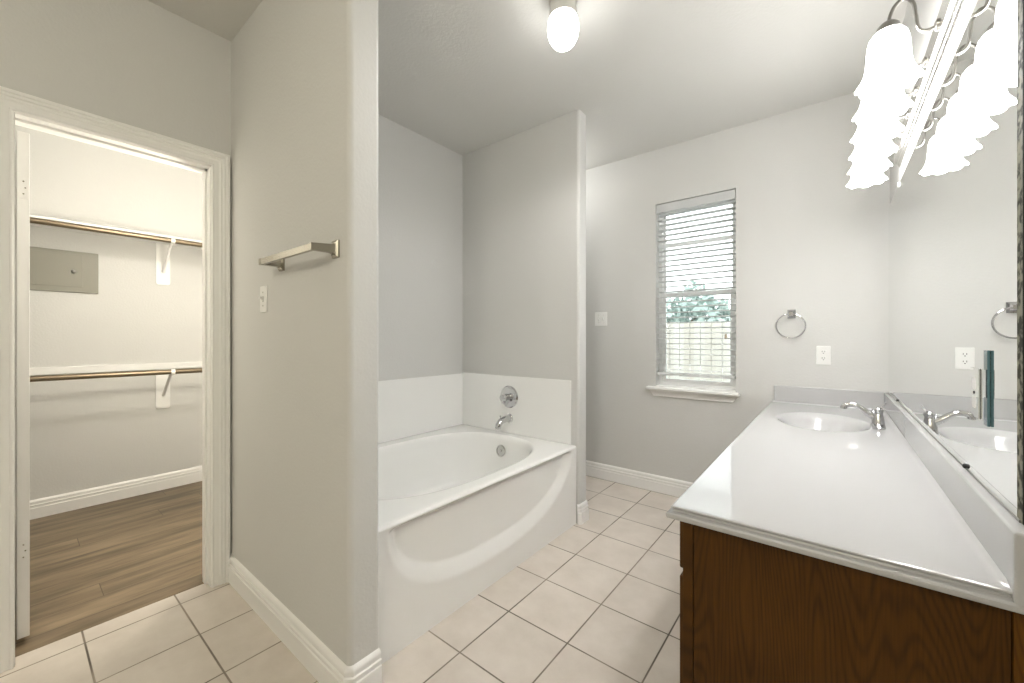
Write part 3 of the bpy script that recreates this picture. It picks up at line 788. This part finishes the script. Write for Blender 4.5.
def shade_bm(y):
    b = bmesh.new(); n = 72; prof = [(.021, 2.158), (.034, 2.153), (.043, 2.140), (.048, 2.120), (.050, 2.09), (.0515, 2.06), (.056, 2.037), (.064, 2.018), (.074, 2.004)]
    rings = []
    for r, z in prof:
        f = max(0, min(1, (2.075 - z) / .07)) ** 1.6
        ring = []
        for k in range(n):
            a = 2 * PI * k / n; sc_ = abs(math.cos(4 * a)) ** .7
            ring.append(Vector((LX + (r + .006 * f * (sc_ - .5)) * math.cos(a), y + (r + .006 * f * (sc_ - .5)) * math.sin(a), z - .010 * f * (sc_ - .5))))
        rings.append(ring)
    inner = [[Vector((LX + (v.x - LX) * .95, y + (v.y - y) * .95, v.z - (.003 if i == 0 else 0))) for v in ring] for i, ring in enumerate(rings)]
    add_grid_tube(b, rings + inner[::-1], True, False)
    return b
first = None
for k in range(6):
    y = 1.645 + .196 * k
    if first is None:
        b = bmesh.new(); add_tube(b, [(.236, y, 2.128), (.214, y, 2.122), (.196, y, 2.135), (.190, y, 2.175), (.184, y, 2.215), (.166, y, 2.238), (.146, y, 2.228), (.134, y, 2.200), (LX, y, 2.168)], .0048, 12, 6)
        add_lathe(b, [(.016, 0), (.016, -.004), (.008, -.008), (.004, -.009)], (.234, y, 2.128), 'x', 20)
        arm = obj('arm', b, 'darknickel', vl)
        b = bmesh.new(); add_lathe(b, [(.006, 2.186), (.016, 2.183), (.026, 2.172), (.028, 2.160), (.0275, 2.148), (.022, 2.146)], (LX, y, 0), 'z', 28)
        cup = obj('socket_cup', b, 'darknickel', arm)
        sh = obj('glass_shade', shade_bm(y), 'shade', arm, ang=60)
        b = bmesh.new(); add_lathe(b, [(.004, 2.145), (.013, 2.14), (.014, 2.12), (.022, 2.095), (.026, 2.075), (.022, 2.055), (.010, 2.045), (.001, 2.044)], (LX, y, 0), 'z', 20)
        bu = obj('bulb', b, 'bulb', arm)
        first = (arm, (cup, sh, bu)); y_first = y
    else:
        a2 = first[0].copy(); C.objects.link(a2); a2.location = (0, y - y_first, 0); a2.parent = vl
        for c in first[1]:
            c2 = c.copy(); C.objects.link(c2); c2.parent = a2

# ------------------------------------------------------------------ unseen lamps, three of them added as fill
def unseen_lamp(name, label, cat, spec, mount):
    (x, y, z), r, e, colr = spec
    base = (x, y, ZC) if mount == 'ceiling' else (XL - .125, y, z)
    t = thing(name, label, cat, base)
    b = bmesh.new()
    if mount == 'ceiling': add_lathe(b, [(.06, ZC), (.06, ZC - .014), (.02, ZC - .022), (.012, ZC - .026), (.012, z + r + .03), (.045, z + r + .02), (.048, z + r - .012)], (x, y, 0), 'z', 32)
    else: add_lathe(b, [(.05, 0), (.05, -.012), (.014, -.02), (.014, x - XL + .125 + r + .02), (.035, x - XL + .125 + r + .012), (.036, x - XL + .125 + r - .008)], (XL - .125, y, z), 'x', 32)
    obj('mount', b, 'nickel', t)
    b = bmesh.new(); add_lathe(b, [(max(.001, r * math.sin(PI * k / 24)), z + r * math.cos(PI * k / 24)) for k in range(25)], (x, y, 0), 'z', 32)
    obj('globe', b, emis('lamp_globe_' + name, colr, e), t)
unseen_lamp('unseen_pendant_lamp', 'white globe lamp hanging from the closet ceiling', 'lamp', CLOSET_LAMP, 'ceiling')
unseen_lamp('added_wall_lamp', 'added white globe fill lamp on the inside wall of the closet', 'lamp', CLOSET_FILL, 'wall')
unseen_lamp('unseen_pendant_lamp', 'added white globe fill lamp hanging in the nook past the bathtub', 'lamp', NOOK_FILL, 'ceiling')
unseen_lamp('unseen_pendant_lamp', 'added white globe fill lamp hanging over the bathroom entry', 'lamp', ENTRY_FILL, 'ceiling')

# ------------------------------------------------------------------ ceiling globe
GX, GY = -.948, 1.558
cl = thing('ceiling_light', 'white glass globe light on the bathroom ceiling', 'ceiling light', (GX, GY, ZC))
b = bmesh.new(); add_lathe(b, [(.064, ZC), (.064, ZC - .010), (.058, ZC - .016), (.056, ZC - .050), (.062, ZC - .056), (.062, ZC - .082), (.056, ZC - .086)], (GX, GY, 0), 'z', 40)
obj('fitter', b, plain('satin_fitter', (.62, .60, .56), .3, .8), cl)
b = bmesh.new(); prof = []
for k in range(25):
    a = PI * k / 24; r = .070 * math.sin(a) ** .85; z = 2.630 + .088 * math.cos(a)
    prof.append((max(r, .001), z))
add_lathe(b, prof, (GX, GY, 0), 'z', 40)
obj('globe', b, 'globe', cl)
sp = bpy.data.lights.new('globe_fill_spot', 'SPOT'); sp.energy = 11; sp.color = (1.0, 0.985, 0.95); sp.spot_size = math.radians(172); sp.spot_blend = 0.5; sp.shadow_soft_size = .05  # extra spot under the globe, adds light downward while sparing the ceiling
so = bpy.data.objects.new('globe_fill_spot', sp); C.objects.link(so); so.location = (GX, GY, 2.528)
